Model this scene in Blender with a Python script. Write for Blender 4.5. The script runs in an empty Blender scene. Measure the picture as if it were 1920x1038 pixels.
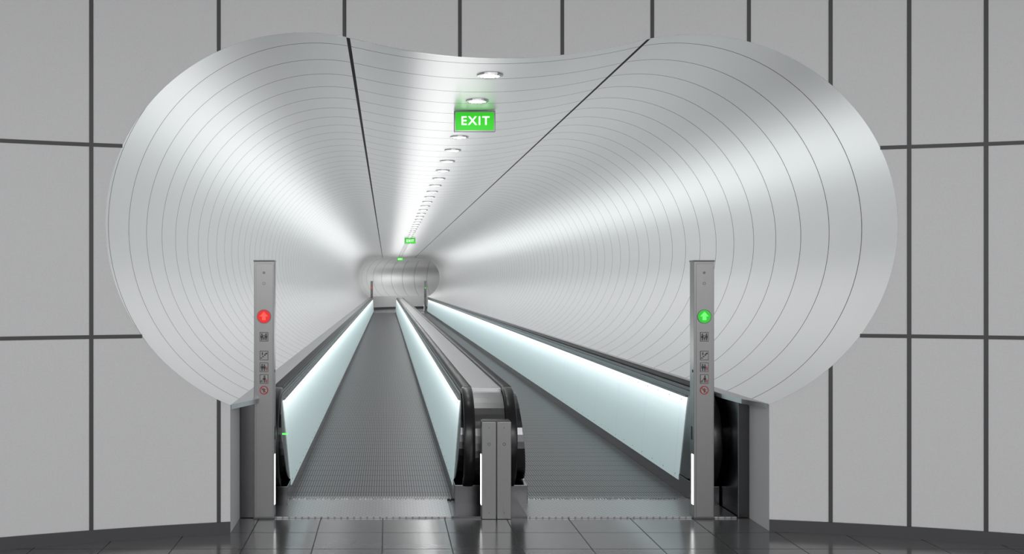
import bpy, math
from math import sin, cos, pi, sqrt, asin, acos, radians
from mathutils import Matrix, Vector

sc = bpy.context.scene
try:
    sc.view_settings.view_transform = 'Standard'
except Exception:
    pass

# ------------------------------------------------------------------ materials
def mat(name, col=(.5,.5,.5), rough=.5, metal=0., emit=None, estr=0., spec=None):
    m = bpy.data.materials.new(name); m.use_nodes = True
    b = m.node_tree.nodes['Principled BSDF']
    b.inputs['Base Color'].default_value = (*col, 1)
    b.inputs['Roughness'].default_value = rough
    b.inputs['Metallic'].default_value = metal
    if spec is not None: b.inputs['Specular IOR Level'].default_value = spec
    if emit:
        b.inputs['Emission Color'].default_value = (*emit, 1)
        b.inputs['Emission Strength'].default_value = estr
    return m

class N:
    def __init__(s, m):
        s.t = m.node_tree; s.b = s.t.nodes['Principled BSDF']
    def node(s, typ): return s.t.nodes.new(typ)
    def link(s, a, b): s.t.links.new(a, b)
    def math(s, op, a, b=None, c=None):
        n = s.node('ShaderNodeMath'); n.operation = op
        for i, v in enumerate((a, b, c)):
            if v is None: continue
            if isinstance(v, (int, float)): n.inputs[i].default_value = v
            else: s.link(v, n.inputs[i])
        return n.outputs[0]
    def line(s, coord, period, off, half):
        a = s.math('SUBTRACT', coord, off)
        a = s.math('DIVIDE', a, period)
        a = s.math('ADD', a, .5)
        a = s.math('FLOORED_MODULO', a, 1.0)
        a = s.math('SUBTRACT', a, .5)
        a = s.math('ABSOLUTE', a)
        return s.math('LESS_THAN', a, half/period)
    def mix(s, f, c1, c2):
        n = s.node('ShaderNodeMix'); n.data_type = 'RGBA'
        if isinstance(f, (int, float)): n.inputs[0].default_value = f
        else: s.link(f, n.inputs[0])
        for i, v in ((6, c1), (7, c2)):
            if isinstance(v, tuple): n.inputs[i].default_value = (*v, 1)
            else: s.link(v, n.inputs[i])
        return n.outputs[2]
    def xyz(s, kind='Object'):
        tc = s.node('ShaderNodeTexCoord'); sp = s.node('ShaderNodeSeparateXYZ')
        s.link(tc.outputs[kind], sp.inputs[0]); return sp.outputs, tc.outputs[kind]

# wall panels
M_wall = mat('wall_panel_paint', (.70,.70,.705), .5)
n = N(M_wall); o, tc = n.xyz()
no = n.node('ShaderNodeTexNoise'); no.inputs['Scale'].default_value = 60
n.link(tc, no.inputs['Vector'])
bp = n.node('ShaderNodeBump'); bp.inputs['Strength'].default_value = .06; bp.inputs['Distance'].default_value=.01
n.link(no.outputs[0], bp.inputs['Height']); n.link(bp.outputs[0], n.b.inputs['Normal'])
no2 = n.node('ShaderNodeTexNoise'); no2.inputs['Scale'].default_value = 90; n.link(tc, no2.inputs['Vector'])
n.link(n.mix(no2.outputs[0], (.66,.66,.665), (.74,.74,.745)), n.b.inputs['Base Color'])

M_joint = mat('joint_strip_dark', (.055,.055,.057), .5)
M_base = mat('baseboard_dark', (.055,.055,.06), .4)

# tunnel lining
M_tun = mat('tunnel_satin_aluminium', (.86,.865,.87), .33, .85)
n = N(M_tun); o, tc = n.xyz('UV')
ring = n.line(o[1], 1.0, 0.0, .0085)
s_abs = n.math('ABSOLUTE', o[0])
lj = n.math('LESS_THAN', n.math('ABSOLUTE', n.math('SUBTRACT', s_abs, 1.125)), .014)
seam = n.math('MAXIMUM', ring, lj)
n.link(n.mix(seam, (.90,.90,.90), (.02,.02,.02)), n.b.inputs['Base Color'])
n.link(n.math('SUBTRACT', .6, n.math('MULTIPLY', seam, .6)), n.b.inputs['Metallic'])
n.link(n.math('ADD', .34, n.math('MULTIPLY', seam, .4)), n.b.inputs['Roughness'])
n.link(n.math('SUBTRACT', .5, n.math('MULTIPLY', seam, .35)), n.b.inputs['Specular IOR Level'])

M_floor = mat('floor_tile_polished', (.1,.1,.1), .12)
n = N(M_floor); o, tc = n.xyz()
g = n.math('MAXIMUM', n.line(o[0], .475, -.03, .004), n.line(o[1], .475, 8.2, .005))
no = n.node('ShaderNodeTexNoise'); no.inputs['Scale'].default_value = 3; n.link(tc, no.inputs['Vector'])
c = n.mix(no.outputs[0], (.115,.115,.118), (.135,.135,.138))
n.link(n.mix(g, c, (.02,.02,.02)), n.b.inputs['Base Color'])
n.link(n.math('ADD', .16, n.math('MULTIPLY', g, .4)), n.b.inputs['Roughness'])

M_belt = mat('belt_grooved_metal', (.12,.12,.12), .42, .6)
n = N(M_belt); o, tc = n.xyz()
gx = n.line(o[0], .022, 0, .006)
gy = n.line(o[1], .27, 8.9, .012)
c = n.mix(gx, (.22,.225,.228), (.045,.047,.05))
n.link(n.mix(gy, c, (.03,.03,.03)), n.b.inputs['Base Color'])

M_plate = mat('landing_plate_steel', (.35,.35,.35), .3, .9)
n = N(M_plate); o, tc = n.xyz()
a = n.math('ADD', o[0], o[1]); b_ = n.math('SUBTRACT', o[0], o[1])
d = n.math('MAXIMUM', n.line(a, .05, 0, .006), n.line(b_, .05, 0, .006))
n.link(n.mix(d, (.45,.45,.455), (.22,.22,.225)), n.b.inputs['Base Color'])
bp = n.node('ShaderNodeBump'); bp.inputs['Strength'].default_value=.3; bp.inputs['Distance'].default_value=.002
n.link(d, bp.inputs['Height']); n.link(bp.outputs[0], n.b.inputs['Normal'])

def brushed(name, col, rough, vert=True, metal=1.):
    m = mat(name, col, rough, metal)
    n = N(m); o, tc = n.xyz()
    mp = n.node('ShaderNodeMapping'); mp.inputs['Scale'].default_value = (160,160,3) if vert else (160,2,160)
    n.link(tc, mp.inputs[0])
    no = n.node('ShaderNodeTexNoise'); no.inputs['Scale'].default_value=1; n.link(mp.outputs[0], no.inputs['Vector'])
    n.link(n.math('ADD', rough-.06, n.math('MULTIPLY', no.outputs[0], .12)), n.b.inputs['Roughness'])
    return m
M_steel = brushed('brushed_steel', (.24,.24,.24), .3)
M_deck = brushed('deck_brushed_steel', (.5,.5,.505), .3, False)
M_dark = brushed('dark_gloss_steel', (.13,.13,.135), .2, False)
M_edge = mat('edge_dark_steel', (.1,.1,.1), .3, .8)
M_rubber = mat('handrail_rubber_black', (.012,.012,.013), .28)
M_black = mat('black_slot', (.01,.01,.01), .5)

# illuminated glass panel (edge lit)
M_lit = mat('edge_lit_frosted_glass', (.6,.66,.67), .25)
n = N(M_lit); o, tc = n.xyz()
t = n.math('DIVIDE', n.math('SUBTRACT', o[2], .12), .71)
t = n.math('MAXIMUM', n.math('MINIMUM', t, 1.0), 0.0)
t4 = n.math('POWER', t, 5.0)
seam = n.line(o[1], 1.2, 9.3, .004)
col = n.mix(t4, (.74,.96,.98), (.95,1.,1.))
n.link(col, n.b.inputs['Emission Color'])
st = n.math('ADD', n.math('ADD', .24, n.math('MULTIPLY', t, .10)), n.math('MULTIPLY', t4, .8))
st = n.math('MULTIPLY', st, n.math('SUBTRACT', 1.0, n.math('MULTIPLY', seam, .35)))
n.link(st, n.b.inputs['Emission Strength'])

M_lamp = mat('downlight_lens', (1,1,1), .5, 0, (1,1,1), 40.)
M_strip = mat('led_strip_white', (1,1,1), .5, 0, (1,1,1), 2.5)
M_green = mat('sign_green_lit', (.02,.5,.02), .5, 0, (.03,.5,.01), .75)
M_white = mat('sign_white_lit', (.9,.9,.9), .5, 0, (1,1,1), .9)
M_red = mat('signal_red_disc', (.5,.01,.01), .4, 0, (.75,.01,.01), .6)
M_redA = mat('signal_red_arrow', (.9,.05,.05), .4, 0, (1,.06,.04), 1.2)
M_grn = mat('signal_green_disc', (.02,.4,.02), .4, 0, (.02,.55,.02), .6)
M_grnA = mat('signal_green_arrow', (.1,.9,.1), .4, 0, (.1,1,.12), 1.3)
M_pw = mat('pictogram_plate', (.42,.42,.42), .5)
M_pb = mat('pictogram_ink', (.04,.04,.045), .5)
M_pr = mat('pictogram_red', (.5,.04,.04), .5)
M_ceil = mat('ceiling_paint', (.5,.5,.5), .7)
M_trim = mat('light_trim_ring', (.6,.6,.6), .25, 1.)

# ------------------------------------------------------------------ mesh helpers
def mk(name, verts, faces, m, parent=None, smooth=False, uvs=None):
    me = bpy.data.meshes.new(name); me.from_pydata(verts, [], faces); me.update()
    ob = bpy.data.objects.new(name, me); sc.collection.objects.link(ob)
    me.materials.append(m)
    if smooth:
        for p in me.polygons: p.use_smooth = True
    if uvs:
        l = me.uv_layers.new(name='UVMap')
        for p in me.polygons:
            for li in p.loop_indices:
                l.data[li].uv = uvs[me.loops[li].vertex_index]
    if parent: par(ob, parent)
    return ob
def par(ob, p):
    ob.parent = p
    ob.matrix_parent_inverse = Matrix.Translation(p.location).inverted()
def empty(name, loc):
    e = bpy.data.objects.new(name, None); e.location = loc; e.empty_display_size = .2
    sc.collection.objects.link(e); return e
class MB:
    def __init__(s): s.v = []; s.f = []
    def add(s, v, f):
        o = len(s.v); s.v += [tuple(p) for p in v]; s.f += [tuple(i+o for i in q) for q in f]
    def box(s, x0,x1,y0,y1,z0,z1):
        s.add([(x0,y0,z0),(x1,y0,z0),(x1,y1,z0),(x0,y1,z0),(x0,y0,z1),(x1,y0,z1),(x1,y1,z1),(x0,y1,z1)],
              [(0,3,2,1),(4,5,6,7),(0,1,5,4),(1,2,6,5),(2,3,7,6),(3,0,4,7)])
    def polyY(s, pts, y, t=.001):   # flat polygon in XZ, facing -Y, thickness t behind
        k = len(pts)
        s.add([(x,y,z) for x,z in pts]+[(x,y+t,z) for x,z in pts],
              [tuple(range(k)), tuple(range(2*k-1,k-1,-1))]+[(i,i+k,(i+1)%k+k,(i+1)%k) for i in range(k)])
    def discY(s, cx, cz, r, y, t=.001, k=28):
        s.polyY([(cx+r*cos(2*pi*i/k), cz+r*sin(2*pi*i/k)) for i in range(k)], y, t)
    def ringY(s, cx, cz, r0, r1, y, t=.001, k=28):
        v=[];f=[]
        for yy in (y,y+t):
            for r in (r0,r1):
                v += [(cx+r*cos(2*pi*i/k), yy, cz+r*sin(2*pi*i/k)) for i in range(k)]
        for i in range(k):
            j=(i+1)%k
            f += [(i,j,k+j,k+i),(2*k+i,3*k+i,3*k+j,2*k+j),(k+i,k+j,3*k+j,3*k+i),(i,2*k+i,2*k+j,j)]
        s.add(v,f)
    def out(s, name, m, parent=None, bevel=0, smooth=False):
        ob = mk(name, s.v, s.f, m, parent, smooth)
        if bevel:
            b = ob.modifiers.new('bevel','BEVEL'); b.width=bevel; b.segments=3; b.limit_method='ANGLE'
        return ob

# ------------------------------------------------------------------ tunnel geometry
CX = .83; LU, LZ, LR = 1.38, 2.22, 1.42; R2 = 4.61; C2 = 3.48+R2
TU, TZ = 1.055, 3.602; SILL = 1.96; SZ = LZ - sqrt(LR**2-(SILL-LU)**2)
CEN = (1.0, -1.45); RW = 9.4
def wy(x): return CEN[1] + sqrt(RW**2-(x-CEN[0])**2)
def ztop(u):
    u = abs(u)
    if u <= TU: return C2 - sqrt(R2**2-u*u)
    return LZ + sqrt(max(0, LR**2-(u-LU)**2))
def zbot(u):
    u = abs(u)
    return LZ - sqrt(max(0, LR**2-(u-LU)**2))
half = []   # (u, z, s)
for i in range(13):
    u = TU*i/12; half.append((u, ztop(u), R2*asin(u/R2)))
s0 = half[-1][2]; a0 = math.atan2(TZ-LZ, TU-LU); a1 = -acos((SILL-LU)/LR)
K = 60
for i in range(1, K+1):
    a = a0+(a1-a0)*i/K
    half.append((LU+LR*cos(a), LZ+LR*sin(a), s0+LR*(a0-a)))
prof = [(-u,z,-s) for u,z,s in reversed(half[1:])] + half
Y0 = 8.15; YB = 73.15; RB = 4.0
def stations():
    st = []
    y = Y0
    while y < YB-.01: st.append(y); y += 2.6*.5
    st.append(YB); return st
def sweep(name, pr, m, parent=None, smooth=True, from_wall=True, ystart=None):
    V=[];UV=[];k=len(pr);rows=0
    if from_wall:
        for u,z,s in pr:
            V.append((CX+u, wy(CX+u), z)); UV.append((s,(wy(CX+u)-Y0)/.6))
        rows+=1
    for y in stations():
        if ystart and y<ystart: continue
        for u,z,s in pr: V.append((CX+u,y,z)); UV.append((s,(y-Y0)/.6))
        rows+=1
    nb=30
    for i in range(1,nb+1):
        a=radians(90)*i/nb; L=YB+RB*a
        for u,z,s in pr:
            r=RB-u; V.append((CX+RB-r*cos(a), YB+r*sin(a), z)); UV.append((s,(L-Y0)/.6))
        rows+=1
    for d in (4,8):
        L=YB+RB*pi/2+d
        for u,z,s in pr:
            V.append((CX+RB+d, YB+RB-u, z)); UV.append((s,(L-Y0)/.6))
        rows+=1
    F=[(r*k+i,r*k+i+1,(r+1)*k+i+1,(r+1)*k+i) for r in range(rows-1) for i in range(k-1)]
    return mk(name,V,F,m,parent,smooth,UV)
tun = sweep('tunnel_lining', prof, M_tun)
sweep('wall_tunnel_right', [(SILL,SZ,0),(SILL,0,1)], M_wall, smooth=False)
sweep('wall_tunnel_left', [(-SILL,SZ,0),(-SILL,0,1)], M_wall, smooth=False)
sweep('baseboard_tunnel', [(-SILL+.012,.15,0),(-SILL+.012,0,1)], M_base, smooth=False, from_wall=False, ystart=67)

# ------------------------------------------------------------------ front wall
ZT = 4.2
us = sorted(set([round(LU+LR*cos(radians(t)),5) for t in range(0,66,2)]+[SILL]+[round(SILL*i/30,5) for i in range(30)]))
us = sorted(set([-u for u in us]+us))
xs_out_r = [CX+LU+LR + .15*i for i in range(1,36)]
xs_out_l = [CX-LU-LR - .15*i for i in range(1,36)]
V=[];F=[]
def quad(a,b,c,d):
    o=len(V); V.extend([a,b,c,d]); F.append((o,o+1,o+2,o+3))
def P(x,z,off=0):
    y = wy(x); dx=(CEN[0]-x)/RW; dy=(CEN[1]-y)/RW
    return (x+dx*off, y+dy*off, z)
for a,b in zip(us[:-1],us[1:]):
    xa,xb=CX+a,CX+b
    quad(P(xa,ztop(a)),P(xb,ztop(b)),P(xb,ZT),P(xa,ZT))
    if min(abs(a),abs(b))>=SILL-1e-6:
        quad(P(xa,0),P(xb,0),P(xb,zbot(b)),P(xa,zbot(a)))
xr=[CX+LU+LR]+xs_out_r; xl=[CX-LU-LR]+xs_out_l
for L in (xr,xl):
    for a,b in zip(L[:-1],L[1:]): quad(P(a,0),P(b,0),P(b,ZT),P(a,ZT))
wall = mk('wall_front', V, F, M_wall)
# joint strips
V=[];F=[]; H=.0135; OFF=.004
jx=[-5.2,-4.35,-3.5,-2.66,-2.06,-1.21,-.311,.545,1.308,1.967,2.65,3.2,3.70,4.16,4.6,5.1,5.7,6.4,7.2]
def prism(x0,x1,z00,z01,z10,z11):  # lower z at x0,x1 ; upper z at x0,x1
    a=P(x0,z00,OFF);b=P(x1,z01,OFF);c=P(x1,z11,OFF);d=P(x0,z10,OFF)
    quad(a,b,c,d)
    a2=P(x0,z00);b2=P(x1,z01);c2=P(x1,z11);d2=P(x0,z10)
    quad(a2,a,d,d2); quad(b,b2,c2,c); quad(a2,b2,b,a)
for x in jx:
    u0,u1=x-H-CX,x+H-CX
    if abs(x-CX)>LU+LR: prism(x-H,x+H,0,0,ZT,ZT)
    else:
        prism(x-H,x+H,ztop(u0),ztop(u1),ZT,ZT)
        if abs(x-CX)>SILL+.02: prism(x-H,x+H,0,0,zbot(u0),zbot(u1))
def uhole(z): return LU+sqrt(max(0,LR**2-(z-LZ)**2))
for z in (1.43,2.77,4.11):
    for sgn in (-1,1):
        if abs(z-LZ)<LR: ua=uhole(z)
        else: ua=0
        x0=CX+sgn*ua; x1=CX+sgn*7.0
        if sgn>0: x1=min(x1,8.5)
        k=50
        for i in range(k):
            a=x0+(x1-x0)*i/k; b=x0+(x1-x0)*(i+1)/k
            if a>b: a,b=b,a
            prism(a,b,z-H,z-H,z+H,z+H)
mk('trim_wall_joints', V, F, M_joint)
V=[];F=[];OFF=.015
for x0,x1 in ((CX-7,CX-SILL),(CX+SILL,8.5)):
    k=50
    for i in range(k):
        a=x0+(x1-x0)*i/k; b=x0+(x1-x0)*(i+1)/k
        prism(a,b,0,0,.085,.085)
        quad(P(a,.085,OFF),P(b,.085,OFF),P(b,.085),P(a,.085))
mk('baseboard_front', V, F, M_base)
# bright edge trim round the opening
pr=MB()
for (u,z,s),(u2,z2,s2) in zip(prof[:-1],prof[1:]):
    a=P(CX+u,z,.006); b=P(CX+u2,z2,.006); a2=P(CX+u,z,-.01); b2=P(CX+u2,z2,-.01)
    pr.add([a,b,b2,a2],[(0,1,2,3)])
pr.out('trim_opening_edge', M_trim, smooth=True)

# floor / ceiling
m_=MB(); m_.box(-9,11,-9,86,-.1,0); m_.out('floor', M_floor)
m_=MB(); m_.box(-7,9.5,-3.5,8.05,ZT,ZT+.1); m_.out('ceiling', M_ceil)

# ------------------------------------------------------------------ walkways
YE = 66.5
def walkway(x0,x1,lx0,lx1):
    e = empty('moving_walkway', ((x0+x1)/2, 8.2, 0))
    b=MB(); b.box(lx0,lx1,8.2,8.9,.001,.012); b.out('landing_plate', M_plate, e)
    b=MB(); b.box(x0,x1,8.9,YE,.001,.01); b.out('belt', M_belt, e)
    b=MB(); b.box(x0,x1,YE,YE+.7,.001,.012); b.out('landing_plate_far', M_plate, e)
    # comb teeth
    b=MB(); w=.022; k=int((x1-x0)/w)
    for i in range(k):
        xx=x0+w*i+.004
        b.add([(xx,8.86,.012),(xx+.010,8.86,.012),(xx+.010,8.99,.0105),(xx,8.99,.0105),(xx,8.86,.020),(xx+.010,8.86,.020)],
              [(4,5,2,3),(0,1,5,4),(0,4,3),(1,2,5)])
    b.out('comb_teeth', M_plate, e)
    return e
walkway(-.80,.55,-.97,.50)
walkway(1.15,2.51,1.082,2.69)

CYN, CZN, RN = 8.87, .53, .38
def dprof(r, y0=CYN, y1=YE-.3, ztop_=None, k=20):
    pts=[]
    for i in range(k+1):
        a = pi/2 + pi*i/k
        pts.append((y0+r*cos(a), CZN+r*sin(a)))
    for i in range(k+1):
        a = -pi/2 + pi*i/k
        pts.append((y1+r*cos(a), CZN+r*sin(a)))
    return pts
def dbody(name, r, xl, xr, m, parent, y0=CYN):
    pts = dprof(r, y0); k=len(pts)
    v=[(xl(z),y,z) for y,z in pts]+[(xr(z),y,z) for y,z in pts]
    f=[tuple(range(k)), tuple(range(2*k-1,k-1,-1))]+[(i,i+k,(i+1)%k+k,(i+1)%k) for i in range(k)]
    ob=mk(name,v,f,m,parent)
    b=ob.modifiers.new('bevel','BEVEL'); b.width=.006; b.segments=2; b.limit_method='ANGLE'; b.angle_limit=radians(50)
    return ob
def handrail(x, parent, name='handrail', r=.405, w=.045, h=.018):
    pts = dprof(r, k=28); k=len(pts)
    sec=[]
    for i in range(16):
        a=2*pi*i/16; c,s_=cos(a),sin(a)
        sec.append((w*math.copysign(abs(c)**.6,c), h*math.copysign(abs(s_)**.6,s_)))
    v=[];f=[];q=len(sec)
    for i,(y,z) in enumerate(pts):
        yp,zp=pts[i-1]; yn,zn=pts[(i+1)%k]
        ty,tz=yn-yp,zn-zp; L=math.hypot(ty,tz); ty/=L;tz/=L
        ny,nz=-tz,ty
        if i in (0,2*28+1): ny,nz=0,1
        for a,bb in sec: v.append((x+a, y+ny*bb, z+nz*bb))
    for i in range(k):
        j=(i+1)%k
        for s_ in range(q):
            t=(s_+1)%q; f.append((i*q+s_, i*q+t, j*q+t, j*q+s_))
    return mk(name,v,f,M_rubber,parent,True)

def litpanel(xb, xt, side, parent, y0):
    # side: +1 faces +X, -1 faces -X
    o=.006*side; y1=YE-.4; z0,z1=.12,.83
    a=[(xb+o,y0+.02,z0),(xb+o,y1,z0),(xt+o,y1,z1),(xt+o,y0-.03,z1)]
    bk=[(x-o,y,z) for x,y,z in a]
    mk('lit_panel',a+bk,[(0,1,2,3),(7,6,5,4),(0,4,5,1),(1,5,6,2),(2,6,7,3),(3,7,4,0)],M_lit,parent)
    b=MB()
    y=y0+.12
    while y<26:
        for z in (.155,.80):
            t=(z-z0)/(z1-z0); xx=xb+(xt-xb)*t+o
            k=8; r=.006
            v=[(xx+.002*side,y+r*cos(2*pi*i/k),z+r*sin(2*pi*i/k)) for i in range(k)]
            v2=[(xx-.002*side,p[1],p[2]) for p in v]
            b.add(v+v2,[tuple(range(k))]+[(i,(i+1)%k,(i+1)%k+k,i+k) for i in range(k)])
        y+=.4
    b.out('panel_screws', M_edge, parent)
    b=MB()
    b.add([(xt+o*1.6,y0,.83),(xt+o*1.6,y1,.83),(xt+o*1.6,y1,.845),(xt+o*1.6,y0,.845),(xt-o,y0,.83),(xt-o,y1,.83),(xt-o,y1,.845),(xt-o,y0,.845)],
          [(0,1,2,3),(4,7,6,5),(0,3,7,4),(0,4,5,1),(3,2,6,7),(1,5,6,2)])
    b.out('panel_top_rail', M_steel, parent)

def lerp(z,za,xa,zb,xb): 
    t=min(1,max(0,(z-za)/(zb-za))); return xa+(xb-xa)*t
# centre island
e=empty('walkway_balustrade',(.85,8.6,0))
dbody('body', RN-.02, lambda z: lerp(z,.12,.555,.85,.61), lambda z: lerp(z,.12,1.145,.85,1.08), M_dark, e, y0=CYN+.08)
dbody('newel_front', RN+.0, lambda z:.70, lambda z:.955, M_steel, e)
dbody('handrail_guide_l', RN+.008, lambda z:.63, lambda z:.69, M_edge, e)
dbody('handrail_guide_r', RN+.008, lambda z:.965, lambda z:1.025, M_edge, e)
handrail(.66,e,'handrail_l'); handrail(.995,e,'handrail_r')
b=MB(); b.box(.70,.955,CYN,YE-.3,.90,.935); b.out('top_deck',M_deck,e,.004)
b=MB(); b.box(.553,1.147,8.68,YE+.1,.0,.165); b.out('base_skirt',M_dark,e,.004)
b=MB(); b.box(.502,1.080,8.2,8.68,.0,.014); b.out('floor_plate',M_dark,e)
b=MB(); b.box(.549,.553,8.9,YE,.01,.11); b.out('skirt_strip',M_steel,e)
litpanel(.555,.608,-1,e,8.9)
litpanel(1.145,1.083,1,e,8.9)
# outer balustrades
def outer(side):
    if side<0:
        xi=lambda z: lerp(z,.12,-.80,.85,-.865); xo=lambda z:-.97; hx=-.905; wallx=CX-SILL; y0=8.9
        e=empty('walkway_balustrade',(-.95,8.6,0))
        dbody('body', RN-.02, xo, xi, M_dark, e, y0=CYN+.08)
        litpanel(-.80,-.862,1,e,y0)
        X0,X1=wallx+.002,-.985
    else:
        xi=lambda z: lerp(z,.12,2.51,.85,2.575); xo=lambda z:2.69; hx=2.62; wallx=CX+SILL; y0=9.15
        e=empty('walkway_balustrade',(2.65,8.6,0))
        dbody('body', RN-.02, xi, xo, M_dark, e, y0=CYN+.08)
        litpanel(2.51,2.572,-1,e,y0)
        X0,X1=2.70,wallx-.002
    dbody('handrail_guide', RN+.008, lambda z:hx-.03, lambda z:hx+.03, M_edge, e)
    handrail(hx,e)
    b=MB(); b.box(min(xi(0),xo(0)),max(xi(0),xo(0)),8.62,YE+.1,0,.165); b.out('base_skirt',M_dark,e,.004)
    b=MB(); b.box(X0,X1,8.2,YE+.3,0,.895); b.out('side_casing',M_dark,e,.006)
    # coping between handrail and tunnel lining
    c0,c1=(X0,hx-.05) if side<0 else (hx+.05,X1)
    b=MB(); ys=7.80 if side>0 else 7.74
    if side<0:
        b.add([(c0,ys,.89),(X1,8.12,.89),(c1,8.5,.89),(c1,YE+.3,.89),(c0,YE+.3,.89),
               (c0,ys,.925),(X1,8.12,.925),(c1,8.5,.925),(c1,YE+.3,.925),(c0,YE+.3,.925)],
              [(0,4,3,2,1),(5,6,7,8,9),(0,1,6,5),(1,2,7,6),(2,3,8,7),(3,4,9,8),(4,0,5,9)])
    else:
        b.add([(c1,ys,.89),(X0,8.12,.89),(c0,8.5,.89),(c0,YE+.3,.89),(c1,YE+.3,.89),
               (c1,ys,.925),(X0,8.12,.925),(c0,8.5,.925),(c0,YE+.3,.925),(c1,YE+.3,.925)],
              [(0,1,2,3,4),(5,9,8,7,6),(0,5,6,1),(1,6,7,2),(2,7,8,3),(3,8,9,4),(4,9,5,0)])
    b.out('coping',M_deck,e)
    return e
outer(-1); outer(1)
b=MB(); b.box(-.865,-.80,8.60,8.612,.585,.597); g_=b.out('indicator_light',M_grnA,bpy.data.objects['walkway_balustrade.001'])

# ------------------------------------------------------------------ signal posts
def person(b,bc,x,z,h,y):
    b.discY(x,z+h*.88,h*.12,y,.001,12)
    b.polyY([(x-h*.17,z+h*.72),(x-h*.17,z+h*.35),(x-h*.10,z+h*.35),(x-h*.10,z),(x-h*.015,z),(x-h*.015,z+h*.33),(x+h*.015,z+h*.33),(x+h*.015,z),(x+h*.10,z),(x+h*.10,z+h*.35),(x+h*.17,z+h*.35),(x+h*.17,z+h*.72)],y)
def picto(kind,x,z,yf,e,S=.066,tag=0):
    h=S/2
    if kind!='no':
        b=MB(); b.box(x-h,x+h,yf-.002,yf,z-h*1.1,z+h*1.1); b.out('pictogram_border_%d'%tag,M_pb,e)
        b=MB(); b.box(x-h*.88,x+h*.88,yf-.003,yf-.002,z-h*.98,z+h*.98); b.out('pictogram_plate_%d'%tag,M_pw,e)
    y=yf-.004
    b=MB(); r=MB()
    if kind=='family':
        person(b,0,x-.016,z-.027,.052,y); person(b,0,x+.016,z-.027,.052,y); person(b,0,x,z-.027,.03,y)
        b.polyY([(x-.012,z+.012),(x+.012,z+.012),(x+.012,z+.008),(x-.012,z+.008)],y)
    elif kind=='family_red':
        person(b,0,x-.014,z-.027,.052,y); person(b,0,x+.004,z-.027,.05,y); person(r,0,x+.020,z-.027,.032,y)
    elif kind=='stairs':
        p=[(x-.026,z-.026)]
        for i in range(4):
            p+= [(x-.026+.013*i,z-.016+.011*i),(x-.026+.013*(i+1),z-.016+.011*i)]
        top=p[1:]; pts=top+[(q[0],q[1]-.007) for q in reversed(top)]
        b.polyY(pts,y)
        person(b,0,x-.012,z+.000,.028,y)
        b.polyY([(x+.004,z+.010),(x+.020,z+.024),(x+.024,z+.020),(x+.008,z+.006)],y)
    elif kind=='dog':
        person(b,0,x+.004,z-.027,.054,y)
        r.polyY([(x+.014,z-.027),(x+.014,z-.006),(x+.024,z-.006),(x+.024,z-.027)],y)
        b.polyY([(x-.026,z-.027),(x-.026,z-.012),(x-.012,z-.012),(x-.012,z-.027),(x-.016,z-.027),(x-.016,z-.018),(x-.022,z-.018),(x-.022,z-.027)],y)
        b.polyY([(x-.018,z-.010),(x-.001,z+.010),(x+.001,z+.008),(x-.016,z-.012)],y)
    elif kind=='no':
        d=MB(); d.discY(x,z,.032,yf-.002,.002); d.out('pictogram_plate_%d'%tag,M_pw,e)
        r.ringY(x,z,.026,.033,y)
        r.polyY([(x-.023,z+.019),(x-.019,z+.023),(x+.023,z-.019),(x+.019,z-.023)],y-.001)
        person(b,0,x,z-.019,.036,y)
        b.polyY([(x-.018,z+.004),(x+.018,z+.008),(x+.018,z+.004),(x-.018,z+.000)],y)
    if b.v: b.out('pictogram_ink_%d'%tag,M_pb,e)
    if r.v: r.out('pictogram_red_%d'%tag,M_pr,e)
def arrow(b,x,z,s,y):
    b.polyY([(x,z+s),(x-s*.85,z+s*.05),(x-s*.38,z+s*.05),(x-s*.38,z-s*.75),(x+s*.38,z-s*.75),(x+s*.38,z+s*.05),(x+s*.85,z+s*.05)],y)
def post(x0,x1,y,red,strip_side):
    e=empty('signal_post',((x0+x1)/2,y+.05,0)); top=1.976; cx=(x0+x1)/2
    b=MB(); b.box(x0,x1,y,y+.115,0,top); b.out('column',M_steel,e,.004)
    b=MB(); b.box(x0+.016,x1-.010,y-.004,y+.001,.015,top-.02); b.out('front_plate',M_steel,e,.0015)
    b=MB(); b.box(x0-.003,x1+.003,y-.006,y+.12,top-.006,top+.006); b.out('cap',M_edge,e,.002)
    b=MB(); b.box(x0-.004,x1+.004,y-.008,y+.12,0,.012); b.out('foot',M_edge,e,.002)
    yf=y-.004
    k=8.18/2000
    Z=lambda py: 1.8-(py-532)*k
    b=MB(); b.ringY(cx,Z(511),.006,.010,yf-.002,.002); b.discY(cx,Z(511),.004,yf-.002,.002)
    b.ringY(cx,Z(531),.008,.011,yf-.002,.002); b.out('lock_rings',M_edge,e)
    zc=Z(593)
    b=MB(); b.discY(cx,zc,.052,yf-.004,.004,40); b.out('signal_disc',M_red if red else M_grn,e)
    b=MB(); b.ringY(cx,zc,.050,.054,yf-.005,.005,40); b.out('signal_bezel',M_edge,e)
    b=MB(); arrow(b,cx,zc,.036,yf-.006); b.out('signal_arrow',M_redA if red else M_grnA,e)
    for i,(kk,py) in enumerate((('family',631),('stairs',666),('family_red',688),('dog',710),('no',731))):
        picto(kk,cx,Z(py),yf,e,.064,i)
    xs = x1 if strip_side>0 else x0
    b=MB(); b.box(min(xs,xs+.004*strip_side),max(xs,xs+.004*strip_side),y+.01,y+.06,.105,.49); b.out('side_light',M_strip,e)
    b=MB()
    b.box(min(xs,xs+.003*strip_side),max(xs,xs+.003*strip_side),y+.05,y+.075,.60,.70)
    b.box(min(xs,xs+.003*strip_side),max(xs,xs+.003*strip_side),y+.03,y+.045,1.12,1.14)
    b.out('sensor_slots',M_black,e)
    return e
post(-1.018,-.863,8.18,True,1)
post(2.357,2.512,8.18,False,-1)
post(-1.018,-.863,67.2,True,1)
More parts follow.
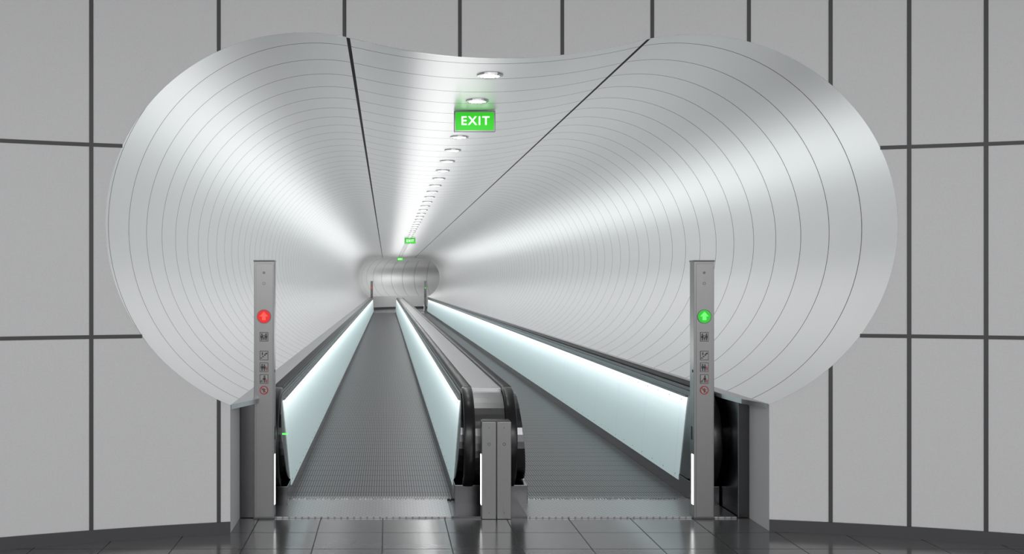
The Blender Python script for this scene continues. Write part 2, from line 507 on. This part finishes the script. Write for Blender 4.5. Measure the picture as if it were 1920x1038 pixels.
post(2.357,2.512,67.2,False,-1)
# centre barrier post (twin column)
e=empty('barrier_post',(.84,8.22,0))
b=MB(); b.box(.728,.838,8.16,8.29,0,.745); b.out('column_1',M_steel,e,.004)
b=MB(); b.box(.844,.953,8.16,8.29,0,.745); b.out('column_2',M_steel,e,.004)
b=MB(); b.box(.738,.945,8.175,8.28,.02,.752); b.out('core',M_edge,e)
b=MB()
for x in (.783,.90):
    b.ringY(x,.575,.008,.012,8.157,.003)
    for z in (.70,.05): b.discY(x,z,.004,8.158,.002,12)
b.out('locks',M_edge,e)
b=MB(); b.box(.7235,.728,8.18,8.24,.105,.49); b.out('side_light',M_strip,e)

# ------------------------------------------------------------------ downlights
zc=3.48
lens=MB(); ringm=MB()
y=8.57; i=0
while y<73:
    k=24; x=CX
    def circ(r,z,k=24): return [(x+r*cos(2*pi*j/k), y+r*sin(2*pi*j/k), z) for j in range(k)]
    lens.add(circ(.078,zc-.012,16),[tuple(reversed(range(16)))])
    v=circ(.076,zc-.010)+circ(.08,zc-.018)+circ(.105,zc-.012)+circ(.108,zc+.012)
    ringm.add(v,[(a*k+j,a*k+(j+1)%k,(a+1)*k+(j+1)%k,(a+1)*k+j) for a in range(3) for j in range(k)])
    y+=1.2; i+=1
e=empty('ceiling_downlights',(CX,8.57,3.47))
lens.out('lenses',M_lamp,e); ringm.out('trim_rings',M_trim,e)

# ------------------------------------------------------------------ exit signs
def exitsign(y):
    cx=.853; w=.2; h=.102; zc=3.375
    e=empty('exit_sign',(cx,y,zc))
    b=MB(); b.box(cx-w,cx+w,y,y+.05,zc-h,zc+h); b.out('housing',M_steel,e,.004)
    b=MB(); b.box(cx-w+.014,cx+w-.014,y-.003,y+.002,zc-h+.014,zc+h-.014); b.out('face',M_green,e)
    b=MB(); b.box(cx-.05,cx+.05,y+.01,y+.04,zc+h-.005,zc+h+.03); b.out('ceiling_mount',M_steel,e)
    cu=bpy.data.curves.new('lettering','FONT'); cu.body='EXIT'; cu.align_x='CENTER'; cu.align_y='CENTER'
    cu.size=.118; cu.offset=.0015; cu.extrude=.001; cu.space_character=1.2
    ob=bpy.data.objects.new('lettering',cu); sc.collection.objects.link(ob)
    ob.rotation_euler=(pi/2,0,0); ob.location=(cx+.004,y-.005,zc)
    ob.data.materials.append(M_white); par(ob,e)
for y in (10.33,39.0,67.7): exitsign(y)

# ------------------------------------------------------------------ lights
def area(name,loc,rot,sx,sy,power,col=(1,1,1)):
    l=bpy.data.lights.new(name,'AREA'); l.shape='RECTANGLE'; l.size=sx; l.size_y=sy; l.energy=power; l.color=col
    o=bpy.data.objects.new(name,l); o.location=loc; o.rotation_euler=rot; sc.collection.objects.link(o)
area('hall_fill',(1,-1.5,3.9),(radians(46),0,0),7,1.5,280)  # unseen fill lamp added behind the camera to brighten the front wall
area('tunnel_up_fill',(CX,38.5,1.0),(pi,0,0),1.7,58,410)  # added invisible fill facing up, brightens the lining; no fixture here
area('bend_fill',(2.2,76.2,3.3),(0,0,0),1.5,1.5,75)  # added fill lamp to lift the dark far bend, not a real fixture
w=bpy.data.worlds.new('world'); sc.world=w; w.use_nodes=True
w.node_tree.nodes['Background'].inputs[0].default_value=(.985,.99,1,1)
w.node_tree.nodes['Background'].inputs[1].default_value=1.42

# ------------------------------------------------------------------ camera
cam=bpy.data.cameras.new('camera'); co=bpy.data.objects.new('camera',cam); sc.collection.objects.link(co)
cam.sensor_width=36; cam.lens=37.5; cam.clip_end=300
co.location=(0,0,1.8); co.rotation_euler=(pi/2,0,0)
cam.shift_x=(960-725)/1920; cam.shift_y=(532-519)/1920
sc.camera=co
